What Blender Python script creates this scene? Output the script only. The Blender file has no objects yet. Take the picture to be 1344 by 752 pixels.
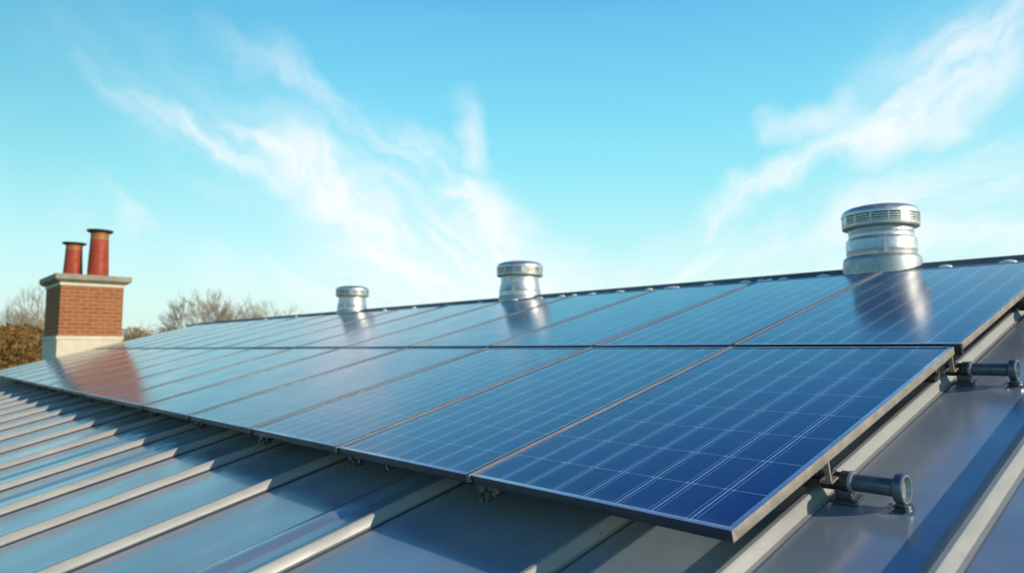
import bpy, bmesh, math, random
from mathutils import Vector, Matrix, noise as mnoise
random.seed(7)
R = math.radians
sc = bpy.context.scene
col = sc.collection

# ---------------------------------------------------------------- camera
CAM = Vector((0.87884, -1.44594, 0.40285))
YAW, PITCH, FPX = 48.153, 5.091, 926.36           # heading from +Y towards -X
cd = bpy.data.cameras.new('camera')
cam = bpy.data.objects.new('camera', cd); col.objects.link(cam)
cam.location = CAM
cam.rotation_euler = (R(90 + PITCH), 0, R(YAW))
cd.sensor_width = 36.0
cd.lens = FPX / 1344.0 * 36.0
cd.clip_start = 0.05; cd.clip_end = 3000
cd.dof.use_dof = True; cd.dof.focus_distance = 2.3; cd.dof.aperture_fstop = 2.8
sc.camera = cam

# ---------------------------------------------------------------- colour management
sc.view_settings.view_transform = 'Standard'
sc.view_settings.look = 'None'
sc.view_settings.gamma = 1.0
sc.view_settings.exposure = 0.5
sc.render.resolution_x = 1024; sc.render.resolution_y = 572

# ---------------------------------------------------------------- sun
SUN_AZ, SUN_EL = 72.0, 22.5                        # azimuth clockwise from +Y
SUN_DIR = Vector((math.sin(R(SUN_AZ)) * math.cos(R(SUN_EL)), math.cos(R(SUN_AZ)) * math.cos(R(SUN_EL)), math.sin(R(SUN_EL))))
sd = bpy.data.lights.new('sun', 'SUN'); sd.energy = 2.9; sd.angle = R(0.6); sd.color = (1.0, 0.86, 0.67)
so = bpy.data.objects.new('sun', sd); col.objects.link(so)
so.rotation_euler = SUN_DIR.to_track_quat('Z', 'Y').to_euler()

# ---------------------------------------------------------------- world: sky with wisps of cloud
world = bpy.data.worlds.new('World'); sc.world = world; world.use_nodes = True
WT = world.node_tree; WT.nodes.clear()
class NT:
    def __init__(s, tree): s.t = tree
    def n(s, typ, **kw):
        nd = s.t.nodes.new(typ)
        for k, v in kw.items(): setattr(nd, k, v)
        return nd
    def put(s, sock, v):
        if isinstance(v, bpy.types.NodeSocket): s.t.links.new(v, sock)
        elif isinstance(v, bpy.types.Node): s.t.links.new(v.outputs[0], sock)
        else: sock.default_value = v
    def m(s, op, a, b=None, c=None, clamp=False):
        nd = s.n('ShaderNodeMath', operation=op, use_clamp=clamp)
        s.put(nd.inputs[0], a)
        if b is not None: s.put(nd.inputs[1], b)
        if c is not None: s.put(nd.inputs[2], c)
        return nd.outputs[0]
    def v(s, op, a, b=None, scale=None):
        nd = s.n('ShaderNodeVectorMath', operation=op)
        s.put(nd.inputs[0], a)
        if b is not None: s.put(nd.inputs[1], b)
        if scale is not None: s.put(nd.inputs['Scale'], scale)
        return nd.outputs['Value'] if op in ('DOT_PRODUCT', 'LENGTH', 'DISTANCE') else nd.outputs['Vector']
    def rng(s, x, a, b, c=0.0, d=1.0, mode='SMOOTHSTEP'):
        nd = s.n('ShaderNodeMapRange', interpolation_type=mode)
        nd.clamp = True if mode == 'LINEAR' else nd.clamp
        s.put(nd.inputs['Value'], x); s.put(nd.inputs['From Min'], a); s.put(nd.inputs['From Max'], b)
        s.put(nd.inputs['To Min'], c); s.put(nd.inputs['To Max'], d)
        return nd.outputs['Result']
    def mix(s, f, a, b, mode='MIX'):
        nd = s.n('ShaderNodeMix', data_type='RGBA', blend_type=mode)
        s.put(nd.inputs['Factor'], f)
        A = [i for i in nd.inputs if i.type == 'RGBA']
        s.put(A[0], a); s.put(A[1], b)
        return [o for o in nd.outputs if o.type == 'RGBA'][0]
    def noise(s, vec, scale, detail=4, rough=0.5, dist=0.0, out='Fac'):
        nd = s.n('ShaderNodeTexNoise')
        if vec is not None: s.put(nd.inputs['Vector'], vec)
        nd.inputs['Scale'].default_value = scale; nd.inputs['Detail'].default_value = detail
        nd.inputs['Roughness'].default_value = rough; nd.inputs['Distortion'].default_value = dist
        return nd.outputs[out]
    def ramp(s, f, stops):
        nd = s.n('ShaderNodeValToRGB'); s.put(nd.inputs[0], f)
        cr = nd.color_ramp
        while len(cr.elements) < len(stops): cr.elements.new(0.5)
        for e, (p, c) in zip(cr.elements, stops):
            e.position = p; e.color = (*c, 1) if len(c) == 3 else c
        return nd.outputs[0]

w = NT(WT)
sky = w.n('ShaderNodeTexSky', sky_type='NISHITA')
sky.sun_disc = False; sky.sun_elevation = R(SUN_EL); sky.sun_rotation = R(SUN_AZ)
sky.air_density = 1.0; sky.dust_density = 0.6; sky.ozone_density = 1.0
tc = w.n('ShaderNodeTexCoord')
D = w.v('NORMALIZE', tc.outputs['Generated'])
sep = w.n('ShaderNodeSeparateXYZ'); w.put(sep.inputs[0], D)
# compass angle measured clockwise from the heading (-sin48, cos48) and elevation, both in radians
ch, sh = math.cos(R(YAW)), math.sin(R(YAW))
fwd = w.m('ADD', w.m('MULTIPLY', sep.outputs[0], -sh), w.m('MULTIPLY', sep.outputs[1], ch))
rgt = w.m('ADD', w.m('MULTIPLY', sep.outputs[0], ch), w.m('MULTIPLY', sep.outputs[1], sh))
az = w.m('ARCTAN2', rgt, fwd)
el = w.m('ARCSINE', sep.outputs[2])
cmb = w.n('ShaderNodeCombineXYZ'); w.put(cmb.inputs[0], az); w.put(cmb.inputs[1], el)
P0 = cmb.outputs[0]
def skyp(px, py):                                   # a compass angle and elevation, from where it shows in the photo
    x, y = (px - 672) / FPX, -(py - 376) / FPX
    f_, u_ = math.cos(R(PITCH)) - y * math.sin(R(PITCH)), math.sin(R(PITCH)) + y * math.cos(R(PITCH))
    return math.atan2(x, f_), math.atan2(u_, math.hypot(x, f_))
wn = w.noise(P0, 3.2, 3, 0.55, 0.0, 'Color')
warp = w.v('SCALE', w.v('SUBTRACT', wn, (0.5, 0.5, 0.5)), scale=0.16)
wn2 = w.noise(P0, 11.0, 3, 0.6, 0.0, 'Color')
warp2 = w.v('SCALE', w.v('SUBTRACT', wn2, (0.5, 0.5, 0.5)), scale=0.07)
P = w.v('ADD', P0, w.v('ADD', warp, warp2))
P = w.v('MULTIPLY', P, (1, 1, 0))
streaks = [  # points (px, py, half width px, strength)
    [(105,75,14,.14),(150,115,20,.38),(270,165,26,.50),(360,205,36,.60),(440,240,48,.66),(520,295,64,.72),(620,345,84,.78),(700,375,70,.7)],
    [(100,60,50,.05),(280,165,62,.18),(460,240,80,.32),(620,320,90,.36)],
    [(260,60,20,.05),(330,88,22,.20),(395,118,20,.40),(450,170,20,.36),(520,198,24,.46),(575,225,34,.55),(640,300,50,.66)],
    [(596,150,22,.10),(612,190,24,.45),(606,245,34,.55),(655,320,54,.7)],
    [(380,350,50,.25),(520,350,62,.62),(640,365,66,.72),(760,385,50,.5)],
    [(1344,0,44,.34),(1280,70,58,.56),(1205,140,54,.66),(1140,185,42,.66),(1070,215,24,.40),(985,255,18,.5),(925,285,18,.55),(870,310,24,.4)],
    [(1344,30,80,.20),(1200,140,80,.30),(1090,205,40,.2)],
    [(1005,168,8,.25),(1022,182,14,.40),(1045,180,20,.38),(1100,170,30,.35)],
    [(985,238,14,.45),(960,262,15,.5),(920,282,18,.5)],
    [(1344,205,40,.42),(1240,245,44,.5),(1120,285,44,.48),(980,330,44,.5),(840,360,40,.5),(740,375,30,.4)],
    [(1344,320,40,.45),(1200,335,40,.5),(1000,365,40,.5)],
    [(150,280,60,.05),(205,272,13,.34),(222,278,9,.2)],
    [(265,225,7,.28),(290,232,14,.32),(330,250,20,.2)],
    [(290,355,40,.22),(420,370,50,.35),(560,385,60,.45)],
]
dens = None
for s_ in streaks:
    for (x0, y0, r0, i0), (x1, y1, r1, i1) in zip(s_[:-1], s_[1:]):
        a, b = skyp(x0, y0), skyp(x1, y1)
        av = (a[0], a[1], 0); ba = (b[0] - a[0], b[1] - a[1], 0)
        L2 = ba[0]**2 + ba[1]**2
        pa = w.v('SUBTRACT', P, av)
        h = w.m('MULTIPLY', w.v('DOT_PRODUCT', pa, ba), 1.0 / L2, clamp=True)
        d = w.v('LENGTH', w.v('SUBTRACT', pa, w.v('SCALE', ba, scale=h)))
        r = w.m('MULTIPLY_ADD', h, (r1 - r0) / FPX * 1.45, r0 / FPX * 1.45)
        f = w.m('SUBTRACT', 1.0, w.m('DIVIDE', d, r), clamp=True)
        f = w.m('MULTIPLY', w.m('MULTIPLY', f, f), w.m('SUBTRACT', 3.0, w.m('MULTIPLY', f, 2.0)))
        f = w.m('MULTIPLY', f, w.m('MULTIPLY_ADD', h, i1 - i0, i0))
        dens = f if dens is None else w.m('MAXIMUM', dens, f)
# filaments: left group runs down to the right, right group down to the left
def fil(ang, sc_, det=6):
    mp = w.n('ShaderNodeMapping', vector_type='TEXTURE')
    w.put(mp.inputs['Vector'], P)
    mp.inputs['Rotation'].default_value = (0, 0, ang)
    mp.inputs['Scale'].default_value = (4.2, 1, 1)
    return w.noise(mp.outputs[0], sc_, det, 0.66, 1.1)
side = w.rng(az, -0.05, 0.2)
fl = w.m('ADD', w.m('MULTIPLY', fil(R(-34), 13), w.m('SUBTRACT', 1.0, side)), w.m('MULTIPLY', fil(R(34), 13), side))
fl = w.rng(fl, 0.30, 0.68, 0.0, 1.0)
dens = w.m('ADD', w.m('MULTIPLY', dens, w.m('MULTIPLY_ADD', fl, 1.45, 0.36)), w.m('MULTIPLY', w.m('MULTIPLY', dens, dens), -0.10), clamp=True)
# thin high veil anywhere else in the sky
gen = w.rng(w.noise(w.v('MULTIPLY', D, (1, 1, 2.6)), 2.1, 7, 0.6, 0.7), 0.56, 0.85, 0.0, 0.34)
infront = w.m('MULTIPLY', w.rng(fwd, 0.35, 0.62), w.rng(el, 0.62, 0.45))
dens = w.m('ADD', dens, w.m('MULTIPLY', gen, w.m('MULTIPLY_ADD', infront, -0.85, 1.0)), clamp=True)
# sky colour: physical sky, pushed towards the cool cyan of the photograph
e01 = w.rng(el, 0.0, 1.0, 0, 1, 'LINEAR')
GAIN = 0.12 * 2 ** 0.5
grad = w.ramp(e01, [(p, tuple(c_ / 8 / GAIN for c_ in c)) for p, c in [(0.0, (.74, .86, .80)), (0.06, (.70, .93, .90)), (0.126, (.58, .95, .96)), (0.234, (.33, .86, .96)),
    (0.326, (.22, .74, .95)), (0.455, (.135, .56, .88)), (0.58, (.045, .25, .63)), (0.72, (.016, .11, .43)), (1.0, (.012, .07, .30))]])
grad = w.v('SCALE', grad, scale=8.0)
skyn = w.mix(1.0, sky.outputs[0], (.9, 1.25, 1.2, 1), 'MULTIPLY')
skyc = w.mix(0.9, skyn, grad)
skyc = w.v('SCALE', skyc, scale=w.rng(az, -.78, -.15, w.rng(el, .08, .38, .95, .80), 1.0))
cloudc = w.mix(w.rng(el, 0.0, 0.5), (.96 / GAIN, 1.02 / GAIN, 1.03 / GAIN, 1), (.88 / GAIN, .97 / GAIN, 1.02 / GAIN, 1))
skyc = w.mix(dens, skyc, cloudc)
bg = w.n('ShaderNodeBackground'); w.put(bg.inputs[0], skyc); bg.inputs[1].default_value = 0.12
ow = w.n('ShaderNodeOutputWorld'); WT.links.new(bg.outputs[0], ow.inputs[0])

# ---------------------------------------------------------------- materials
def mat(name, base=(.5, .5, .5), rough=.5, metal=0., spec=.5, coat=0., coat_rough=.1):
    m = bpy.data.materials.new(name); m.use_nodes = True
    t = NT(m.node_tree); b = m.node_tree.nodes['Principled BSDF']
    b.inputs['Base Color'].default_value = (*base, 1); b.inputs['Roughness'].default_value = rough
    b.inputs['Metallic'].default_value = metal; b.inputs['Specular IOR Level'].default_value = spec
    b.inputs['Coat Weight'].default_value = coat; b.inputs['Coat Roughness'].default_value = coat_rough
    return m, t, b
def objco(t):
    return t.n('ShaderNodeTexCoord').outputs['Object']
def bump(t, b, h, strength=.2, dist=.01):
    n = t.n('ShaderNodeBump'); n.inputs['Strength'].default_value = strength; n.inputs['Distance'].default_value = dist
    t.put(n.inputs['Height'], h); t.put(b.inputs['Normal'], n.outputs[0])

def weathered(name, c1, c2, r1, r2, scale=3., metal=0., spec=.5, bmp=.05, stretch=(1, 1, 1), coat=0., coat_rough=.1, speck=None):
    m, t, b = mat(name, c1, r1, metal, spec, coat, coat_rough)
    co = t.v('MULTIPLY', objco(t), stretch)
    n1 = t.noise(co, scale, 6, .6, .3); n2 = t.noise(co, scale * 9, 4, .6)
    f = t.rng(t.m('ADD', t.m('MULTIPLY', n1, .7), t.m('MULTIPLY', n2, .3)), .35, .65)
    c = t.mix(f, (*c1, 1), (*c2, 1))
    if speck:
        n3 = t.rng(t.noise(objco(t), speck[1], 3, .7, .4), speck[2], speck[2] + .04)
        c = t.mix(n3, c, (*speck[0], 1))
    t.put(b.inputs['Base Color'], c)
    t.put(b.inputs['Roughness'], t.rng(t.noise(co, scale * 2.3, 5, .6), .35, .65, r1, r2))
    if bmp: bump(t, b, t.noise(co, scale * 12, 3, .5), bmp, .002)
    return m

# painted steel roof sheet: dried water stains change the gloss, fine scuffs
def roof_material():
    m, t, b = mat('painted_roof_steel', (.3, .3, .28), .3)
    o = objco(t)
    big = t.noise(o, 1.3, 5, .55, .5)
    c = t.mix(t.rng(big, .38, .62), (.19, .25, .31, 1), (.26, .31, .35, 1))
    st = t.noise(t.v('MULTIPLY', o, (9, .9, 1)), 1.6, 5, .65, .2)
    c = t.mix(t.rng(st, .50, .75, 0, .45), c, (.24, .26, .27, 1))
    sp = t.rng(t.noise(o, 52, 3, .7, .8), .735, .76)
    c = t.mix(t.m('MULTIPLY', sp, .8), c, (.05, .05, .045, 1))
    t.put(b.inputs['Base Color'], c)
    t.put(b.inputs['Roughness'], t.rng(t.noise(t.v('MULTIPLY', o, (1, .55, 1)), 2.0, 3, .5, .6), .40, .60, .16, .34))
    b.inputs['Specular IOR Level'].default_value = .9; b.inputs['Coat Weight'].default_value = 1.0; b.inputs['Coat Roughness'].default_value = .22
    hb = t.m('ADD', t.noise(o, 2.4, 2, .5), t.m('MULTIPLY', t.noise(o, 70, 3, .6), .02))
    bump(t, b, hb, .34, .010)
    return m
M = {}
M['roof'] = roof_material()
M['seam'] = weathered('painted_seam_steel', (.285, .285, .27), (.35, .35, .33), .40, .5, 6, 0, .6, .05, (1, .3, 1), speck=((.12, .11, .09), 60, .70))
M['cap'] = weathered('slate_ridge_steel', (.018, .03, .045), (.03, .045, .06), .5, .65, 4, 0, .15, .03)
M['clip'] = weathered('pale_glint_trim', (.78, .78, .75), (.85, .84, .8), .3, .45, 20, .2)  # bright tone for the ridge glints; window trim and backsheets share it
M['frame'] = weathered('shaded_tone_frame', (.010, .020, .036), (.018, .030, .050), .30, .42, 9, .0, .5, .03)  # frame body kept dark: the shade on its front is in the colour
M['frame_top_bright'] = weathered('sky_bright_frame_top', (.62, .66, .70), (.74, .77, .80), .30, .42, 9, .85)  # frame top faces paled to carry the sky's sheen, no separate strip
M['frame_side_sunlit'] = weathered('sunlit_tone_frame_side', (.30, .27, .22), (.40, .36, .30), .4, .6, 12, .35, .5, .05)  # warm sunlight painted into the frame's end face; hook brackets reuse it
M['strip'] = weathered('grey_joint_strip', (.14, .135, .125), (.20, .19, .175), .5, .65, 12, .1, .5, .05)
M['dark'] = weathered('black_rubber', (.012, .012, .013), (.025, .024, .022), .5, .7, 20)
M['rail'] = weathered('dark_rail_steel', (.07, .075, .08), (.12, .12, .12), .35, .55, 14, .6)
M['clampm'] = weathered('greasy_clamp_metal', (.05, .05, .045), (.24, .235, .21), .28, .5, 40, .7, .5, .08)
M['pipe'] = weathered('blued_pipe_steel', (.085, .11, .135), (.14, .165, .19), .27, .42, 16, .55, .5, .12, (1, 3, 1), speck=((.16, .11, .07), 70, .66))
M['pipe_rim'] = weathered('worn_flange_metal', (.32, .36, .38), (.45, .48, .48), .3, .45, 20, .6, .5, .08)
M['fitting'] = weathered('dark_fitting', (.05, .055, .055), (.12, .11, .09), .4, .6, 30, .5, .5, .2, speck=((.3, .24, .16), 60, .62))
M['galv'] = weathered('galvanised_steel', (.52, .54, .56), (.68, .67, .64), .38, .50, 14, .88, .5, .06, (1, 1, .6), speck=((.36, .34, .3), 55, .66))
M['galv_dull'] = weathered('dull_galvanised_steel', (.30, .34, .37), (.42, .45, .46), .42, .55, 14, .8, .5, .06)
M['slot'] = weathered('dark_vent_interior', (.008, .009, .012), (.02, .02, .022), .6, .8)
M['concrete'] = weathered('chimney_cap_concrete', (.26, .245, .17), (.36, .33, .24), .7, .9, 5, 0, .3, .3)
M['cream'] = weathered('cream_render', (.62, .55, .40), (.70, .63, .48), .75, .9, 4, 0, .3, .15)
M['lead'] = weathered('lead_flashing', (.10, .12, .14), (.15, .17, .19), .45, .6, 6, .3)
M['pot'] = weathered('red_glazed_clay', (.30, .030, .014), (.42, .075, .032), .42, .6, 3.5, 0, .3, .1)
M['pot_band'] = weathered('ochre_clay', (.40, .15, .03), (.32, .11, .03), .4, .6, 9)
M['pot_rim'] = weathered('dark_pot_rim', (.03, .035, .035), (.06, .06, .055), .5, .7, 9)
M['wall'] = weathered('pale_rendered_wall', (.42, .40, .35), (.50, .47, .41), .8, .95, 2, 0, .3, .3)
M['glass'] = mat('window_glass', (.03, .04, .05), .05)[0]
M['bark'] = weathered('grey_brown_bark', (.10, .075, .05), (.16, .12, .085), .8, .95, 5, 0, .2, .4)
M['twig'] = weathered('brown_twigs', (.27, .225, .175), (.34, .29, .22), .8, .95, 3, 0, .2, 0)
def leafmat(name, cs):
    m, t, b = mat(name, cs[0], .8, 0, .2)
    g = t.n('ShaderNodeNewGeometry')
    t.put(b.inputs['Base Color'], t.ramp(g.outputs['Random Per Island'], [(i / (len(cs) - 1), c) for i, c in enumerate(cs)]))
    return m
M['leaf'] = leafmat('russet_winter_leaves', [(.24, .135, .04), (.36, .20, .06), (.28, .18, .06), (.42, .25, .09)])
M['grass'] = weathered('rough_grass', (.045, .07, .018), (.10, .10, .035), .85, .95, .6, 0, .2, .3)

def brick_material():
    m, t, b = mat('red_brick', (.3, .1, .06), .9, 0, .2)
    o = objco(t); s_ = t.n('ShaderNodeSeparateXYZ'); t.put(s_.inputs[0], o)
    cx = t.n('ShaderNodeCombineXYZ'); t.put(cx.inputs[0], t.m('ADD', s_.outputs[0], s_.outputs[1])); t.put(cx.inputs[1], s_.outputs[2])
    br = t.n('ShaderNodeTexBrick'); t.put(br.inputs['Vector'], cx.outputs[0])
    br.inputs['Scale'].default_value = 1.0; br.inputs['Brick Width'].default_value = .225; br.inputs['Row Height'].default_value = .075
    br.inputs['Mortar Size'].default_value = .010; br.inputs['Mortar Smooth'].default_value = .2; br.inputs['Bias'].default_value = 0
    br.inputs['Color1'].default_value = (.37, .115, .040, 1); br.inputs['Color2'].default_value = (.27, .085, .035, 1)
    br.inputs['Mortar'].default_value = (.38, .26, .15, 1)
    n = t.noise(o, 9, 5, .6)
    cb = t.mix(t.rng(n, .3, .7, 0, .5), br.outputs['Color'], (.36, .14, .055, 1))
    cb = t.mix(t.rng(t.noise(o, 2.1, 6, .7, .6), .52, .72, 0, .45), cb, (.09, .06, .045, 1))
    t.put(b.inputs['Base Color'], cb)
    bump(t, b, t.m('SUBTRACT', 1.0, br.outputs['Fac']), .5, .006)
    return m
M['brick'] = brick_material()

# photovoltaic laminate: object space x = -width..0, y = 0..length
CELLW, CELLL = .1145, .2045
def pv_material(name, length, rows):
    m, t, b = mat(name, (.01, .03, .12), .09, 0, .5, .5, .15)
    o = objco(t); s_ = t.n('ShaderNodeSeparateXYZ'); t.put(s_.inputs[0], o)
    x = t.m('DIVIDE', t.m('ADD', s_.outputs[0], .006), -CELLW)
    y = t.m('DIVIDE', s_.outputs[1], (length - .0) / rows)
    fx = t.m('FRACT', t.m('ADD', x, 100.5)); fy = t.m('FRACT', y)
    dx = t.m('MULTIPLY', t.m('ABSOLUTE', t.m('SUBTRACT', fx, .5)), CELLW)            # metres from the column line
    dy = t.m('MULTIPLY', t.m('SUBTRACT', .5, t.m('ABSOLUTE', t.m('SUBTRACT', fy, .5))), length / rows)
    line = lambda d, wd, soft: t.rng(d, wd + soft, wd, 0, 1)
    centre = line(dx, .0011, .0010)
    sidel = line(t.m('ABSOLUTE', t.m('SUBTRACT', dx, .0125)), .0006, .0010)
    gap = line(dy, .0009, .0012)
    dot = t.m('MULTIPLY', line(dy, .002, .002), line(t.m('ABSOLUTE', t.m('SUBTRACT', dx, .0125)), .002, .003))
    finger = t.m('MULTIPLY', line(t.m('MULTIPLY', t.m('ABSOLUTE', t.m('SUBTRACT', t.m('FRACT', t.m('MULTIPLY', y, 34.0)), .5)), .006), .0004, .0005), .0)
    # multicrystalline flakes
    vo = t.n('ShaderNodeTexVoronoi'); t.put(vo.inputs['Vector'], t.v('ADD', o, t.v('SCALE', t.noise(o, 30, 2, .5, 0, 'Color'), scale=.02))); vo.inputs['Scale'].default_value = 62
    sv = t.n('ShaderNodeSeparateColor'); t.put(sv.inputs[0], vo.outputs['Color'])
    cell = t.n('ShaderNodeTexWhiteNoise', noise_dimensions='3D')
    fl = t.n('ShaderNodeCombineXYZ'); t.put(fl.inputs[0], t.m('FLOOR', t.m('ADD', x, .5))); t.put(fl.inputs[1], t.m('FLOOR', y))
    oi = t.n('ShaderNodeObjectInfo'); t.put(fl.inputs[2], t.m('MULTIPLY', oi.outputs['Random'], 50.0))
    t.put(cell.inputs['Vector'], fl.outputs[0])
    k = t.m('ADD', t.m('MULTIPLY', sv.outputs[0], .6), t.m('MULTIPLY', cell.outputs['Value'], .4))
    base = t.mix(k, (.002, .011, .075, 1), (.0035, .020, .145, 1))
    lc = (.24, .36, .56, 1)
    c = t.mix(t.m('MULTIPLY', gap, .8), base, lc)
    c = t.mix(t.m('MULTIPLY', sidel, .9), c, lc)
    c = t.mix(centre, c, (.46, .58, .74, 1))
    c = t.mix(dot, c, (.40, .5, .62, 1))
    dust = t.m('ADD', t.rng(t.noise(t.v('MULTIPLY', o, (2.2, .8, 1)), 4, 6, .65, .4), .45, .8, 0.0, .06), t.m('MULTIPLY', t.rng(s_.outputs[1], .07, .0), .10))
    c = t.mix(dust, c, (.30, .32, .32, 1))
    t.put(b.inputs['Base Color'], c)
    t.put(b.inputs['Roughness'], t.rng(t.noise(o, 3.0, 4, .6), .35, .65, .15, .21))
    b.inputs['IOR'].default_value = 2.05
    b.inputs['Specular IOR Level'].default_value = .5
    b.inputs['Specular Tint'].default_value = (.06, .19, .52, 1)
    bump(t, b, t.noise(o, 2.2, 2, .5), .10, .006)
    return m

# ---------------------------------------------------------------- mesh helpers
def link(name, bm, m, parent=None, smooth=False, angle=35):
    me = bpy.data.meshes.new(name); bm.normal_update(); bm.to_mesh(me); bm.free()
    for mm in (m if isinstance(m, (list, tuple)) else [m]): me.materials.append(mm)
    if smooth:
        me.polygons.foreach_set('use_smooth', [True] * len(me.polygons))
        try: me.set_sharp_from_angle(angle=R(angle))
        except Exception: pass
    o = bpy.data.objects.new(name, me); col.objects.link(o)
    if parent: o.parent = parent
    return o
def tag(o, label=None, cat=None, group=None, kind=None):
    if label: o['label'] = label
    if cat: o['category'] = cat
    if group: o['group'] = group
    if kind: o['kind'] = kind
    return o
def empty(name, mx=None, loc=None):
    o = bpy.data.objects.new(name, None); col.objects.link(o); o.empty_display_size = .1
    if mx is not None: o.matrix_world = mx
    if loc is not None: o.location = loc
    return o
def box(bm, x0, x1, y0, y1, z0, z1, bev=0., mi=0, M4=None):
    vs = [bm.verts.new(Vector(c)) for c in ((x0,y0,z0),(x1,y0,z0),(x1,y1,z0),(x0,y1,z0),(x0,y0,z1),(x1,y0,z1),(x1,y1,z1),(x0,y1,z1))]
    fs = [bm.faces.new([vs[i] for i in f]) for f in ((0,3,2,1),(4,5,6,7),(0,1,5,4),(1,2,6,5),(2,3,7,6),(3,0,4,7))]
    for f in fs: f.material_index = mi
    if bev:
        es = list({e for f in fs for e in f.edges})
        r = bmesh.ops.bevel(bm, geom=es, offset=bev, segments=2, affect='EDGES', profile=.6)
        vs = list({v for f in r['faces'] for v in f.verts} | {v for v in vs if v.is_valid})
    if M4 is not None:
        bmesh.ops.transform(bm, matrix=M4, verts=[v for v in vs if v.is_valid])
    return vs
def lathe(bm, prof, seg=48, M4=None, mi=0, a0=0., a1=2*math.pi):
    full = abs(a1 - a0 - 2*math.pi) < 1e-6
    n = seg if full else seg + 1
    rings = []
    for r, z in prof:
        if r < 1e-6:
            v = bm.verts.new(Vector((0, 0, z)) if M4 is None else M4 @ Vector((0, 0, z))); rings.append([v]); continue
        ring = []
        for i in range(n):
            a = a0 + (a1 - a0) * i / seg
            p = Vector((r * math.cos(a), r * math.sin(a), z))
            ring.append(bm.verts.new(p if M4 is None else M4 @ p))
        rings.append(ring)
    for A, B in zip(rings[:-1], rings[1:]):
        for i in range(seg):
            j = (i + 1) % n if full else i + 1
            if len(A) == 1 and len(B) == 1: continue
            if len(A) == 1: f = bm.faces.new((A[0], B[j], B[i]))
            elif len(B) == 1: f = bm.faces.new((A[i], A[j], B[0]))
            else: f = bm.faces.new((A[i], A[j], B[j], B[i]))
            f.material_index = mi
def tube(bm, pts, rad, seg=5):
    rings = []
    for i, (p, r) in enumerate(zip(pts, rad)):
        d = (pts[min(i + 1, len(pts) - 1)] - pts[max(i - 1, 0)]).normalized()
        a = d.orthogonal().normalized(); b = d.cross(a)
        rings.append([bm.verts.new(p + (a * math.cos(2*math.pi*k/seg) + b * math.sin(2*math.pi*k/seg)) * r) for k in range(seg)])
    for A, B in zip(rings[:-1], rings[1:]):
        for k in range(seg): bm.faces.new((A[k], A[(k+1) % seg], B[(k+1) % seg], B[k]))
    bm.faces.new(rings[-1])

# roof frame: x along the eaves, y up the slope, z normal to the roof; z = 0 is the panels' upper face
SLOPE = 14.725
RF = Matrix.Rotation(R(SLOPE), 4, 'X')
def rf(x, v, n=0.): return RF @ Vector((x, v, n))
PAN = -.160
RIDGE_V = 4.0
X0, X1 = -15.45, 3.2
EAVE_V = -3.4

# ---------------------------------------------------------------- the ground
GZ = -5.0
bm = bmesh.new()
N = 24
bmesh.ops.create_grid(bm, x_segments=N, y_segments=N, size=900)
o = link('ground', bm, M['grass']); o.location = (0, 0, GZ); tag(o, kind='structure')

# ---------------------------------------------------------------- the building
bld = empty('building', loc=(0, 0, GZ))
tag(bld, 'long building with a grey standing seam metal roof carrying the solar panels', 'building')
inv = Matrix.Translation((0, 0, -GZ))
def under(o):                                       # parent to the building keeping world placement
    o.parent = bld; o.matrix_parent_inverse = Matrix.Translation((0, 0, -GZ)); return o
ridge = rf(0, RIDGE_V, PAN); eave = rf(0, EAVE_V, PAN)
YR, ZR = ridge.y, ridge.z
YB = 2 * YR - eave.y                                 # far eave
# walls
bm = bmesh.new()
wy0, wy1, wx0, wx1 = eave.y + .45, YB - .45, X0 + .3, X1 - .3
zt = eave.z + .02
A = [Vector((wx0, wy0, GZ)), Vector((wx1, wy0, GZ)), Vector((wx1, wy1, GZ)), Vector((wx0, wy1, GZ))]
zz = eave.z + .45 * math.tan(R(SLOPE)) - .06
B = [Vector((p.x, p.y, zz)) for p in A]
g0, g1 = Vector((wx0, YR, ZR - .08)), Vector((wx1, YR, ZR - .08))
va = [bm.verts.new(p) for p in A]; vb = [bm.verts.new(p) for p in B]; vg0, vg1 = bm.verts.new(g0), bm.verts.new(g1)
bm.faces.new((va[0], va[1], vb[1], vb[0])); bm.faces.new((va[2], va[3], vb[3], vb[2]))
bm.faces.new((va[1], va[2], vb[2], vg1, vb[1])); bm.faces.new((va[3], va[0], vb[0], vg0, vb[3]))
under(link('wall', bm, M['wall']))
for k in range(6):
    xx = -14 + k * 2.9
    bm = bmesh.new(); box(bm, xx, xx + 1.2, wy0 - .04, wy0 + .05, GZ + 1.3, GZ + 2.7, .01)
    wf = under(link('window', bm, M['clip']))
    bm = bmesh.new(); box(bm, xx + .06, xx + 1.14, wy0 - .05, wy0 - .045, GZ + 1.36, GZ + 2.64)
    link('pane', bm, M['glass'], wf)
# roof sheet, near slope with pans gently hollowed, far slope
seams = [3.05, 2.45, 2.03, 1.61, 1.19, .77, .345, -.048, -.49, -1.30, -2.17, -2.88, -3.48, -4.12, -4.85, -5.58, -6.28]
x = -6.95
while x > X0 + .2: seams.append(x); x -= .66 + .03 * math.sin(x * 3)
roof_bm = bmesh.new()
xs = []
x = X0
while x < X1: xs.append(x); x += .075
xs.append(X1)
vv = [EAVE_V + i * (RIDGE_V - EAVE_V) / 60 for i in range(61)]
grid = []
for v in vv:
    row = []
    for xx in xs:
        z = mnoise.noise(Vector((xx * 1.1, v * .55, 3.1))) * .0035
        row.append(roof_bm.verts.new(rf(xx, v, PAN + z - .0035)))
    grid.append(row)
for a, b_ in zip(grid[:-1], grid[1:]):
    for i in range(len(xs) - 1): roof_bm.faces.new((a[i], a[i+1], b_[i+1], b_[i]))
fr = [roof_bm.verts.new(Vector((X0, YB, eave.z))), roof_bm.verts.new(Vector((X1, YB, eave.z)))]
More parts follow.
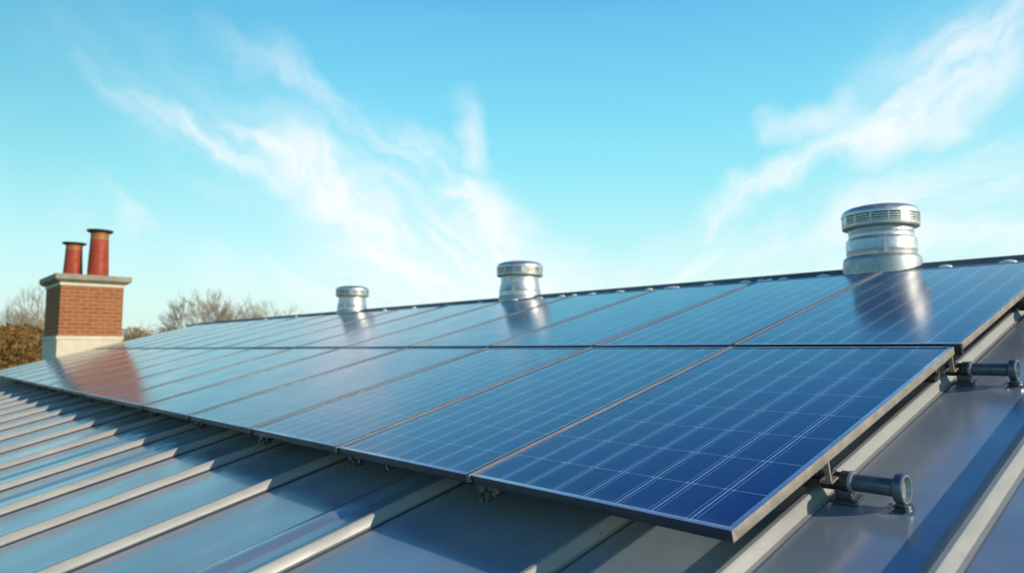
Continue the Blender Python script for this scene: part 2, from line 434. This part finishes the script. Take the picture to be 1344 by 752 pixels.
roof_bm.faces.new([grid[-1][0], *grid[-1][1:], fr[1], fr[0]])
roof = link('roof', roof_bm, M['roof'], smooth=True, angle=10); under(roof)
RM = Matrix.Identity(4)
def seam_mesh(x, hgt=.034, wb=.058, wt=.024, rad=.006):
    bm = bmesh.new()
    c = x - wb / 2
    prof = [(x + .012, PAN + .001), (x, PAN + .003), (x - (wb - wt) / 2 * .55, PAN + hgt - rad), (x - (wb - wt) / 2 * .55 - rad, PAN + hgt),
            (x - (wb - wt) / 2 * .55 - wt + rad, PAN + hgt), (x - (wb - wt) / 2 * .55 - wt - rad*.3, PAN + hgt - rad), (x - wb, PAN + .003), (x - wb - .012, PAN + .001)]
    rows = []
    nseg = 26
    for i in range(nseg + 1):
        v = EAVE_V + (3.93 - EAVE_V) * i / nseg
        dx = mnoise.noise(Vector((x * 5, v * .8, 0))) * .0016
        rows.append([bm.verts.new(rf(px_ + dx, v, pn)) for px_, pn in prof])
    for a, b_ in zip(rows[:-1], rows[1:]):
        for k in range(len(prof) - 1): bm.faces.new((a[k], b_[k], b_[k+1], a[k+1]))
    bm.faces.new(rows[0])
    bmesh.ops.recalc_face_normals(bm, faces=bm.faces)
    return bm
for x in seams:
    link('standing_seam', seam_mesh(x), M['seam'], roof, smooth=True, angle=25)
# low pressed stiffeners in some of the pans
def stiff(x, wd=.12, hgt=.010):
    bm = bmesh.new()
    prof = [(x, PAN - .004), (x - .05, PAN + hgt), (x - wd + .03, PAN + hgt), (x - wd, PAN - .004)]
    a = [bm.verts.new(rf(p, EAVE_V, n)) for p, n in prof]; b_ = [bm.verts.new(rf(p, 3.9, n)) for p, n in prof]
    for k in range(3): bm.faces.new((a[k], b_[k], b_[k+1], a[k+1]))
    bmesh.ops.recalc_face_normals(bm, faces=bm.faces)
    return bm
for x, wd, hg in ((-1.50, .13, .007), (-3.80, .09, .007), (-4.45, .09, .006)):
    link('pressed_stiffener', stiff(x, wd, hg), M['roof'], roof, smooth=True, angle=50)
# ridge capping
bm = bmesh.new()
prof = [(3.70, -.150), (3.70, -.035), (3.712, -.022), (RIDGE_V, -.022)]
a = [bm.verts.new(rf(X0 - .02, v, n)) for v, n in prof]; b_ = [bm.verts.new(rf(X1 + .02, v, n)) for v, n in prof]
top = rf(0, RIDGE_V, -.022); back = Vector((0, 2 * YR - rf(0, 3.70, -.03).y, rf(0, 3.70, -.03).z))
for X, L_ in ((X0 - .02, a), (X1 + .02, b_)):
    L_.append(bm.verts.new(Vector((X, 2 * YR - rf(0, RIDGE_V, -.022).y + .05, top.z - .004)))); L_.append(bm.verts.new(Vector((X, back.y, back.z)))); L_.append(bm.verts.new(Vector((X, back.y, back.z - .13))))
for k in range(len(a) - 1): bm.faces.new((a[k], b_[k], b_[k+1], a[k+1]))
bmesh.ops.recalc_face_normals(bm, faces=bm.faces)
rc = link('ridge_cap', bm, M['cap'], roof)
ridge_glints = [(-5.28,.05),(-4.69,.07),(-4.32,.11),(-4.0,.09),(-3.83,.06),(-3.60,.10),(-3.26,.11),(-2.93,.08),(-2.69,.17),(-2.33,.10),(-2.0,.10),(-1.87,.07),(-1.80,.05),(-1.69,.07),(-1.385,.10),(-.605,.085),(-.27,.10),(.3,.1),(.9,.1),(-5.9,.08),(-6.6,.07),(-7.3,.08),(-8.0,.07),(-9.1,.08),(-10,.08),(-11.2,.08)]
for x, wd in ridge_glints:  # pale bumps put in for sunlit rib ends glinting along the ridge
    bm = bmesh.new()
    bmesh.ops.create_icosphere(bm, subdivisions=2, radius=1)
    for v_ in bm.verts: v_.co = Vector((x + v_.co.x * wd * .5, 3.700 + v_.co.y * .035, -.020 + max(v_.co.z, -.9) * .019))
    bmesh.ops.transform(bm, matrix=RF, verts=bm.verts)
    link('ridge_glint', bm, M['clip'], roof, smooth=True, angle=80)  # stand-ins for sunlit rib ends in the pale glint tone, not clips

# ---------------------------------------------------------------- mounting rails (run under the panels)
edges = [0, -.9465, -1.8337, -2.7524, -3.7332, -4.7444, -5.7038, -6.7211, -7.7064]
while len(edges) < 16: edges.append(edges[-1] - .955)
XEND = edges[-1]
rail_names = ['lowest mounting rail under the lower row of panels, level with the nearest pipe',
              'mounting rail under the seam between the two panel rows',
              'mounting rail under the middle of the upper panel row',
              'highest mounting rail under the upper panel row, just below the ridge']
rails_v = (.56, 1.60, 2.84, 3.40)
for v, lb in zip(rails_v, rail_names):
    bm = bmesh.new()
    box(bm, XEND + .05, -.055, v - .022, v + .022, -.096, -.033, .003)
    box(bm, XEND + .05, -.055, v - .012, v + .012, -.033, -.0300, 0)
    bmesh.ops.transform(bm, matrix=RF, verts=bm.verts)
    o = link('mounting_rail', bm, M['rail']); tag(o, lb, 'rail', 'mounting rails under the solar panels')
    for x in seams:
        if XEND < x - .1 and x < 0:
            bm = bmesh.new(); cx = x - .034
            box(bm, cx - .024, cx + .024, v - .03, v + .03, PAN + .0345, -.0965, .003)
            bmesh.ops.transform(bm, matrix=RF, verts=bm.verts)
            link('seam_foot', bm, M['clampm'], o)

# ---------------------------------------------------------------- solar panels
ordn = ['nearest', 'second', 'third', 'fourth', 'fifth', 'sixth', 'seventh', 'eighth', 'ninth', 'tenth', 'eleventh', 'twelfth', 'thirteenth', 'fourteenth', 'farthest']
pvm = {0: pv_material('lower_row_solar_glass', 1.595, 8), 1: pv_material('upper_row_solar_glass', 1.86, 9)}
FW = .017
def build_panel(k, row):
    xr, xl = edges[k] - (.0 if k == 0 else .010), edges[k + 1] + .012
    v0, v1 = (0, 1.636) if row == 0 else (1.664, 3.565)
    W, L_ = xr - xl, v1 - v0
    dz = random.uniform(-.0012, .0012) + (.003 if row else 0)
    if row == 1 and k == 0: xr += .012; W += .012
    root = empty('solar_panel', Matrix.Translation(rf(xr, v0, dz)) @ RF @ Matrix.Rotation(R(random.uniform(-.06, .06)), 4, 'X') @ Matrix.Rotation(R(random.uniform(-.10, .10)), 4, 'Y'))
    rname = 'lower' if row == 0 else 'upper'
    if k == 0:
        lb = 'large dark blue solar panel at the near right corner of the lower row' if row == 0 else 'dark blue solar panel at the right end of the upper row, below the largest vent'
    elif k == 14:
        lb = f'farthest pale reflecting solar panel of the {rname} row, at the chimney end'
    else:
        look = 'blue' if k < 3 else ('light blue' if k < 6 else 'pale sky reflecting')
        lb = f'{look} solar panel, {ordn[k]} from the near end of the {rname} row'
    tag(root, lb, 'solar panel', f'solar panels of the {rname} row')
    # laminate; object origin = right lower corner
    bm = bmesh.new()
    box(bm, -W + .006, -.006, .006, L_ - .006, -.0075, -.0025)
    g = link('solar_glass', bm, pvm[row], root)
    # shift so that the printed grid starts inside the frame
    bm = bmesh.new()
    H0 = -.029
    box(bm, -W, 0, 0, FW, H0, 0, .0012, 0)
    box(bm, -W, 0, L_ - FW, L_, H0, 0, .0012, 0)
    box(bm, -FW + .001, 0, FW, L_ - FW, H0, -.0002, .0012, 0)
    box(bm, -W, -W + FW - .001, FW, L_ - FW, H0, -.0002, .0012, 0)
    for f in bm.faces:  # one frame, toned by face: sunlit right end, sky-bright top, shaded rest
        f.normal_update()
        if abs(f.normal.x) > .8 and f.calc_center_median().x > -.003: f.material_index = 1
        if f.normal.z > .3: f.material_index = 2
    link('frame', bm, [M['frame'], M['frame_side_sunlit'], M['frame_top_bright']], root, smooth=True, angle=30)
    bm = bmesh.new(); box(bm, -W + .02, -.02, .02, L_ - .02, -.011, -.0085)
    link('backsheet', bm, M['clip'], root)
    if k < 14:                                        # joint strip on the far side, bridging to the next panel
        bm = bmesh.new()
        gx0, gx1 = -W - .0225, -W + .001
        box(bm, -W - .020, -W - .0015, -.006 if row == 0 else .002, L_ + .004, -.024, .0035, .0015)
        link('joint_strip', bm, M['strip'], root, smooth=True, angle=30)
        if row == 0:
            bm = bmesh.new(); box(bm, -W - .019, -W - .003, -.010, .018, -.031, -.0245, .002)
            link('joint_plug', bm, M['dark'], root)
    return root, W, L_
def frame_clamp(root, x, v=.055, s=1.0):
    bm = bmesh.new()
    zt = -.0285
    box(bm, x - .022*s, x + .004*s, v - .03, v + .016, zt - .052*s, zt, .003)
    box(bm, x + .002, x + .040*s, v - .024, v + .012, zt - .034*s, zt - .010, .003)
    box(bm, x - .040*s, x - .020, v - .022, v + .018, zt - .024*s, zt - .002, .003)
    link('frame_clamp', bm, M['clampm'], root, smooth=True, angle=30)
    for dx, dy, dz_ in ((.020, -.030, -.022), (-.010, -.036, -.030), (-.010, -.034, -.044)):
        bm = bmesh.new()
        Mx = Matrix.Translation((x + dx*s, v + dy, zt + dz_*s)) @ Matrix.Rotation(R(90), 4, 'X')
        lathe(bm, [(0, .008), (.0065, .008), (.0075, .005), (.0075, 0), (.004, 0), (.004, -.012), (0, -.012)], 6, Mx)
        bmesh.ops.recalc_face_normals(bm, faces=bm.faces)
        link('bolt', bm, M['clampm'], root)
def bracket(root, v):
    # pale hook bracket on the panel's open right edge where a pipe meets it
    bm = bmesh.new()
    box(bm, -.012, .003, v - .012, v - .004, -.082, -.026, .0015)
    box(bm, -.030, .006, v - .014, v + .03, -.0865, -.0815, .001)
    link('hook_bracket', bm, M['frame_side_sunlit'], root)
for row in (0, 1):
    for k in range(15):
        root, W, L_ = build_panel(k, row)
        if row == 0:
            if k == 0: frame_clamp(root, -W + .035, .045, 1.25); bracket(root, .505); bracket(root, 1.60)
            elif k < 12: frame_clamp(root, -W + .05 + random.uniform(0, .06), .055, 1.25)
            if k in (1, 4, 6): frame_clamp(root, -W * .62, .07, .8)
        elif k == 0:
            bracket(root, 2.79 - 1.664)
            bm = bmesh.new(); box(bm, -.05, .010, -.024, -.002, -.040, .001, .002)
            link('end_stop', bm, M['dark'], root)

# ---------------------------------------------------------------- pipes on the open side of the array
def pipe_at(v, label, zaxis=-.105, L_=.178):
    root = empty('roof_pipe', Matrix.Translation(rf(-.03, v, PAN)) @ RF)
    tag(root, label, 'pipe', 'steel pipes beside the array')
    za = zaxis - PAN
    Rx = Matrix.Translation((0, 0, za)) @ Matrix.Rotation(R(90), 4, 'Y')
    fin = lambda bm: bmesh.ops.recalc_face_normals(bm, faces=bm.faces)
    bm = bmesh.new(); r = .0235
    lathe(bm, [(r, .055), (r, .06), (r, L_ * .5), (r, L_ - .01)], 40, Rx); fin(bm)
    link('pipe', bm, M['pipe'], root, smooth=True)
    bm = bmesh.new()                                 # socket at the array end: dark, knuckled
    lathe(bm, [(0, -.022), (.024, -.022), (.027, -.018), (.027, .012), (.0235, .016), (.0235, .030), (.0285, .034), (.0285, .052), (.024, .055)], 40, Rx); fin(bm)
    link('socket', bm, M['fitting'], root, smooth=True)
    bm = bmesh.new()
    lathe(bm, [(.0235, .053), (.0295, .055), (.0305, .058), (.0305, .063), (.029, .066), (.0235, .0665)], 40, Rx); fin(bm)
    link('collar', bm, M['pipe_rim'], root, smooth=True)
    bm = bmesh.new()                                 # saddle foot under the socket
    box(bm, .012, .060, -.018, .018, .004, za - .018, .006)
    box(bm, .002, .072, -.032, .032, .0005, .0075, .003)
    link('saddle_foot', bm, M['pipe'], root, smooth=True)
    bm = bmesh.new()                                 # open end flange with recessed mouth
    Lq = L_
    lathe(bm, [(r, Lq - .012), (.030, Lq - .008), (.0375, Lq - .004), (.0395, Lq), (.0395, Lq + .016), (.0375, Lq + .0185), (.0345, Lq + .019)], 48, Rx); fin(bm)
    link('end_flange', bm, M['pipe'], root, smooth=True)
    bm = bmesh.new()
    lathe(bm, [(.0375, Lq + .0186), (.0365, Lq + .0205), (.0325, Lq + .0205), (.0315, Lq + .018), (.0305, Lq + .008), (0, Lq + .0065)], 48, Rx); fin(bm)
    link('end_rim', bm, M['pipe_rim'], root, smooth=True)
    bm = bmesh.new()                                 # foot under the flange, with a squashed sealant pad
    box(bm, Lq - .008, Lq + .014, -.015, .015, .008, za - .034, .003)
    link('end_foot', bm, M['pipe'], root, smooth=True)
    bm = bmesh.new()
    bmesh.ops.create_icosphere(bm, subdivisions=3, radius=1)
    for q in bm.verts:
        k_ = 1 + .22 * mnoise.noise(q.co * 2.3 + Vector((v, 0, 0)))
        q.co = Vector((Lq + .004 + q.co.x * .027 * k_, q.co.y * .026 * k_, .002 + max(0, q.co.z) * .010 * k_))
    link('sealant_pad', bm, M['fitting'], root, smooth=True)
    for dx, dy in ((-.018, -.020), (.024, -.018)):
        bm = bmesh.new()
        lathe(bm, [(0, .018), (.006, .018), (.0068, .015), (.0068, .008), (.009, .008), (.009, .004), (0, .004)], 6, Matrix.Translation((Lq + dx, dy, 0))); fin(bm)
        link('bolt', bm, M['pipe_rim'], root)
    return root
pipe_at(.560, 'short blue grey steel pipe at the front corner panel, nearest of the three')
pipe_at(1.69, 'middle blue grey steel pipe, at the seam between the panel rows', L_=.190)
pipe_at(2.84, 'farthest steel pipe, half cut by the right edge beside the upper row', L_=.17)

# ---------------------------------------------------------------- roof vents on the ridge
def vent(x, v, zbase, s, label, detailed=True):
    c = rf(x, v, 0); root = empty('roof_vent', loc=(c.x, c.y, zbase))
    tag(root, label, 'roof vent', 'metal vents along the ridge')
    fin = lambda bm: bmesh.ops.recalc_face_normals(bm, faces=bm.faces)
    P_ = lambda pr: [(r * s, z * s) for r, z in pr]
    bm = bmesh.new()
    if detailed: lathe(bm, P_([(.288, -.22), (.282, -.02), (.276, .045), (.272, .066), (.262, .076), (.252, .080)]), 72)
    else: lathe(bm, P_([(.266, -.22), (.262, .0), (.256, .05), (.246, .075)]), 64)
    fin(bm); link('base_flashing', bm, M['galv_dull'], root, smooth=True, angle=40)
    bm = bmesh.new()
    if detailed:
        lathe(bm, P_([(.249, .078), (.251, .088), (.250, .120), (.2515, .123), (.250, .126), (.250, .200), (.247, .212), (.234, .222), (.231, .230), (.2305, .262), (.232, .265), (.2305, .268), (.2305, .330)]), 72)
    else:
        lathe(bm, P_([(.248, .070), (.246, .12), (.249, .123), (.245, .128), (.236, .19), (.228, .215), (.226, .235), (.226, .330)]), 64)
    for q in range(12):
        a = q * math.pi / 6 + .2
        bmesh.ops.create_icosphere(bm, subdivisions=1, radius=.0042 * s, matrix=Matrix.Translation((.2505 * s * math.cos(a), .2505 * s * math.sin(a), .098 * s)))
    box(bm, .246 * s, .2525 * s, -.016 * s, .016 * s, .09 * s, .200 * s, 0, 0, Matrix.Rotation(R(-62), 4, 'Z'))
    fin(bm); link('body', bm, M['galv'], root, smooth=True, angle=40)
    bm = bmesh.new()
    lathe(bm, P_([(0, .338), (.20, .338), (.255, .335), (.255, .405), (.0, .41)]), 72); fin(bm)
    link('vent_core', bm, M['slot'], root, smooth=True, angle=40)
    bm = bmesh.new()                                  # lower rim of the cap, slats and uprights
    lathe(bm, P_([(.210, .310), (.262, .302), (.272, .305), (.275, .312), (.275, .332), (.270, .338), (.258, .338), (.258, .335), (.210, .318)]), 96); fin(bm)
    for zc in (.347, .366, .385):
        lathe(bm, P_([(.258, zc - .002), (.268, zc - .0065), (.2735, zc - .0055), (.2735, zc + .003), (.268, zc + .006), (.258, zc + .006), (.258, zc - .002)]), 96)
    # uprights
    for k in range(14):
        a = 2 * math.pi * k / 14 + .35
        wd = .004 if k % 4 else .034
        Mz = Matrix.Rotation(a, 4, 'Z')
        box(bm, .262 * s, .2742 * s, -wd * s, wd * s, .334 * s, .402 * s, 0, 0, Mz)
    fin(bm)
    link('louvre_band', bm, M['galv'], root, smooth=True, angle=35)
    bm = bmesh.new()
    lathe(bm, P_([(.256, .398), (.274, .396), (.2775, .400), (.2775, .412), (.272, .432), (.258, .449), (.23, .463), (.18, .475), (.10, .484), (0, .487)]), 96); fin(bm)
    link('cap', bm, M['galv'], root, smooth=True, angle=40)
    return root
vent(-1.065, 3.93, rf(0, 3.93, -.02).z + .0, .90, 'largest metal roof vent with louvred cap, nearest on the ridge')
vent(-4.85, 3.93, rf(0, 3.93, -.02).z - .055, .92, 'middle one of the three shiny metal vents on the ridge', False)
vent(-8.56, 3.93, rf(0, 3.93, -.02).z - .06, .88, 'smallest looking metal vent, farthest along the ridge toward the chimney', False)

# ---------------------------------------------------------------- chimney
def ray(px, py):
    r = Vector((math.cos(R(YAW)), math.sin(R(YAW)), 0))
    f = Vector((-math.sin(R(YAW)) * math.cos(R(PITCH)), math.cos(R(YAW)) * math.cos(R(PITCH)), math.sin(R(PITCH))))
    u = r.cross(f)
    return f + r * ((px - 672) / FPX) - u * ((py - 376) / FPX)
def onX(px, py, X):
    d = ray(px, py); return CAM + d * ((X - CAM.x) / d.x)
CX = -14.75
pl, pr = onX(78, 410, CX), onX(161, 410, CX)
y0, y1 = pl.y, pr.y
d = ray(59, 410); t_ = (y0 - CAM.y) / d.y; CXB = CAM.x + d.x * t_
zf = lambda py: onX(120, py, CX).z
root = empty('chimney', loc=(CX, y0, GZ))
tag(root, 'red brick chimney with concrete cap and cream base at far end of roof', 'chimney')
def ch(name, x0, x1, ya, yb, z0, z1, m, bev=.008):
    bm = bmesh.new(); box(bm, x0 - CX, x1 - CX, ya - y0, yb - y0, z0 - GZ, z1 - GZ, bev)
    return link(name, bm, m, root)
zt, zb = zf(376), zf(441)
ch('brick_stack', CXB, CX, y0, y1, zb, zt, M['brick'], .004)
ch('cream_band', CXB - .02, CX + .02, y0 - .02, y1 + .02, zt, zf(371.5), M['cream'])
ch('cream_band', CXB - .035, CX + .035, y0 - .035, y1 + .03, zf(446), zb, M['cream'])
ch('cream_base', CXB, CX + .02, y0 - .02, y1 + .015, GZ, zf(446), M['cream'])
# cap slab: bevelled underside
bm = bmesh.new()
zs0, zs1 = zf(371.5), zf(361.5)
ov0, ov1 = .05, .115
lo = [bm.verts.new(Vector(p)) for p in ((CXB-ov0-CX,-ov0,zs0-GZ),(ov0,-ov0,zs0-GZ),(ov0,y1-y0+ov0,zs0-GZ),(CXB-ov0-CX,y1-y0+ov0,zs0-GZ))]
mi_ = [bm.verts.new(Vector(p)) for p in ((CXB-ov1-CX,-ov1,zs0+.05-GZ),(ov1,-ov1,zs0+.05-GZ),(ov1,y1-y0+ov1,zs0+.05-GZ),(CXB-ov1-CX,y1-y0+ov1,zs0+.05-GZ))]
hi = [bm.verts.new(v_.co + Vector((0, 0, zs1 - zs0 - .05))) for v_ in mi_]
bm.faces.new(lo[::-1]); bm.faces.new(hi)
for A_, B_ in ((lo, mi_), (mi_, hi)):
    for i in range(4): bm.faces.new((A_[i], A_[(i+1) % 4], B_[(i+1) % 4], B_[i]))
bmesh.ops.bevel(bm, geom=[e for e in bm.edges], offset=.006, segments=1, affect='EDGES')
link('cap_slab', bm, M['concrete'], root)
def pot(px, pyb, pyt, X, wpx, label, sc_=1.):
    p = onX(px, 350, X); dist = (p - CAM).length
    m_ = abs((X - CAM.x) / ray(px, 350).x) / FPX
    r = wpx * m_ / 2
    H = (onX(px, pyt, X).z) - zs1
    pr_ = empty('chimney_pot', loc=(X, p.y, zs1))
    tag(pr_, label, 'chimney pot', 'clay pots on the chimney')
    bm = bmesh.new()
    lathe(bm, [(r*1.02, -.002), (r, .04), (r * .97, H * .25), (r * .90, H * .55), (r*.86, H * .78)], 40); bmesh.ops.recalc_face_normals(bm, faces=bm.faces)
    link('body', bm, M['pot'], pr_, smooth=True)
    bm = bmesh.new()
    lathe(bm, [(r*.86, H*.78), (r*.885, H*.785), (r*.86, H*.80), (r*.84, H*.86), (r*.86, H*.90), (r*.9, H*.945)], 40); bmesh.ops.recalc_face_normals(bm, faces=bm.faces)
    link('neck', bm, M['pot_band'], pr_, smooth=True)
    bm = bmesh.new()
    lathe(bm, [(r*.86, H*.935), (r*1.14, H*.955), (r*1.26, H*.985), (r*1.24, H), (r*.92, H), (r*.86, H*.9), (0, H*.88)], 40); bmesh.ops.recalc_face_normals(bm, faces=bm.faces)
    link('rim', bm, M['pot_rim'], pr_, smooth=True)
pot(129, 360, 302.5, -14.95, 25, 'taller red clay chimney pot with dark flared rim, right of the pair')
pot(96, 357, 319, -15.35, 22.5, 'shorter red clay chimney pot, left of the pair on the chimney cap')

# ---------------------------------------------------------------- trees beyond the roof
def ground_at(px, dist):
    d = ray(px, 458); d.z = 0; d.normalize()
    return Vector((CAM.x + d.x * dist, CAM.y + d.y * dist, GZ))
def grow(bm, tw, p, d, L_, r, depth, rng, maxd):
    n = 4
    pts = [p]; rad = [r]
    dd = d.copy()
    for i in range(n):
        dd = (dd + Vector((rng.uniform(-1, 1), rng.uniform(-1, 1), rng.uniform(-.5, .9))) * .14).normalized()
        pts.append(pts[-1] + dd * L_ / n); rad.append(r * (1 - .38 * (i + 1) / n))
    tube(bm if depth < 3 else tw, pts, rad, 7 if depth == 0 else (5 if depth < 3 else 3))
    if depth >= maxd: return
    k = rng.choice((3, 4)) if depth < 4 else rng.choice((3, 4, 4))
    for i in range(k):
        t = rng.uniform(.45, 1.0) if i else 1.0
        idx = min(n, max(1, int(round(t * n))))
        ax = dd.orthogonal().normalized(); ax.rotate(Matrix.Rotation(rng.uniform(0, 2*math.pi), 3, dd))
        nd = dd.copy(); nd.rotate(Matrix.Rotation(R(rng.uniform(18, 46)), 3, ax))
        nd.z += .12; nd.normalize()
        grow(bm, tw, pts[idx], nd, L_ * rng.uniform(.62, .82), max(rad[idx] * rng.uniform(.5, .68), .010), depth + 1, rng, maxd)
def bare_tree(px, dist, top_py, label, seed, maxd=6, spread=1.0):
    rng = random.Random(seed)
    base = ground_at(px, dist)
    z_top = CAM.z + (458 - top_py) / FPX * dist
    H = z_top - GZ
    root = empty('bare_tree', loc=base); tag(root, label, 'tree', 'bare winter trees behind the roof')
    bm, tw = bmesh.new(), bmesh.new()
    grow(bm, tw, Vector((0, 0, 0)), Vector((0, 0, 1)), H * .30, H * .022, 0, rng, maxd)
    mz = max(v.co.z for v in tw.verts)
    S = Matrix.Diagonal((H / mz * spread, H / mz * spread, H / mz, 1))
    bmesh.ops.transform(bm, matrix=S, verts=bm.verts); bmesh.ops.transform(tw, matrix=S, verts=tw.verts)
    link('trunk', bm, M['bark'], root, smooth=True, angle=80); link('crown', tw, M['twig'], root)
def leafy_tree(px, dist, top_py, wid, label, seed):
    rng = random.Random(seed)
    base = ground_at(px, dist)
    H = CAM.z + (458 - top_py) / FPX * dist - GZ
    root = empty('russet_tree', loc=base); tag(root, label, 'tree', 'russet leafy trees beyond the roof')
    bm, tw = bmesh.new(), bmesh.new()
    grow(bm, tw, Vector((0, 0, 0)), Vector((0, 0, 1)), H * .28, H * .025, 0, rng, 4)
    mz = max(v.co.z for v in tw.verts); S = Matrix.Scale(H / mz * .96, 4)
    bmesh.ops.transform(bm, matrix=S, verts=bm.verts); bmesh.ops.transform(tw, matrix=S, verts=tw.verts)
    cl = [Vector((rng.gauss(0, wid * .28), rng.gauss(0, wid * .28), H * rng.uniform(.22, .95))) for _ in range(90)]
    for c in cl:
        tp = 1 - max(0, (c.z / H - .6)) * 1.3
        c.x *= tp; c.y *= tp
        cr = wid * rng.uniform(.09, .17)
        for _ in range(150):
            q = c + Vector((rng.gauss(0, cr), rng.gauss(0, cr), rng.gauss(0, cr * .8)))
            if q.z > H or q.z < .3: continue
            s = rng.uniform(.05, .10)
            a = Vector((rng.uniform(-1, 1), rng.uniform(-1, 1), rng.uniform(-1, 1))).normalized(); b2 = a.orthogonal().normalized() * s * .6; a *= s
            tw.faces.new([tw.verts.new(q + e) for e in (a, b2, -a, -b2)])
    link('trunk', bm, M['bark'], root, smooth=True, angle=80); link('crown', tw, M['leaf'], root)
leafy_tree(-28, 31, 436, 5.0, 'russet brown bushy tree just off the left edge of the photo', 1)
leafy_tree(8, 29, 431, 3.6, 'russet brown bushy tree at the far left, beside the left edge', 2)
leafy_tree(44, 33, 434, 3.8, 'russet brown bushy tree immediately left of the brick chimney', 3)
leafy_tree(92, 36, 438, 4.2, 'russet brown bushy tree hidden mostly behind the brick chimney', 4)
leafy_tree(176, 62, 432, 3.2, 'small brown tree top showing just right of the chimney base', 5)
leafy_tree(222, 70, 432, 3.6, 'small brown tree top between the chimney and the bare trees', 6)
bare_tree(18, 48, 378, 'bare branching tree rising at the left edge behind russet trees', 11, 6, .8)
bare_tree(52, 60, 412, 'smaller bare tree just left of the brick chimney', 12, 6)
bare_tree(284, 52, 381, 'bare tree with broad crown, larger pair member left of center', 23, 6, 1.0)
bare_tree(322, 55, 387, 'bare tree touching the broad crowned tree on its right side', 14, 6, 1.0)
bare_tree(372, 66, 394, 'small bare tree furthest right, just left of the farthest vent', 31, 6, 1.1)
bare_tree(203, 75, 424, 'low bare tree top between the chimney and the broad bare trees', 16, 5)
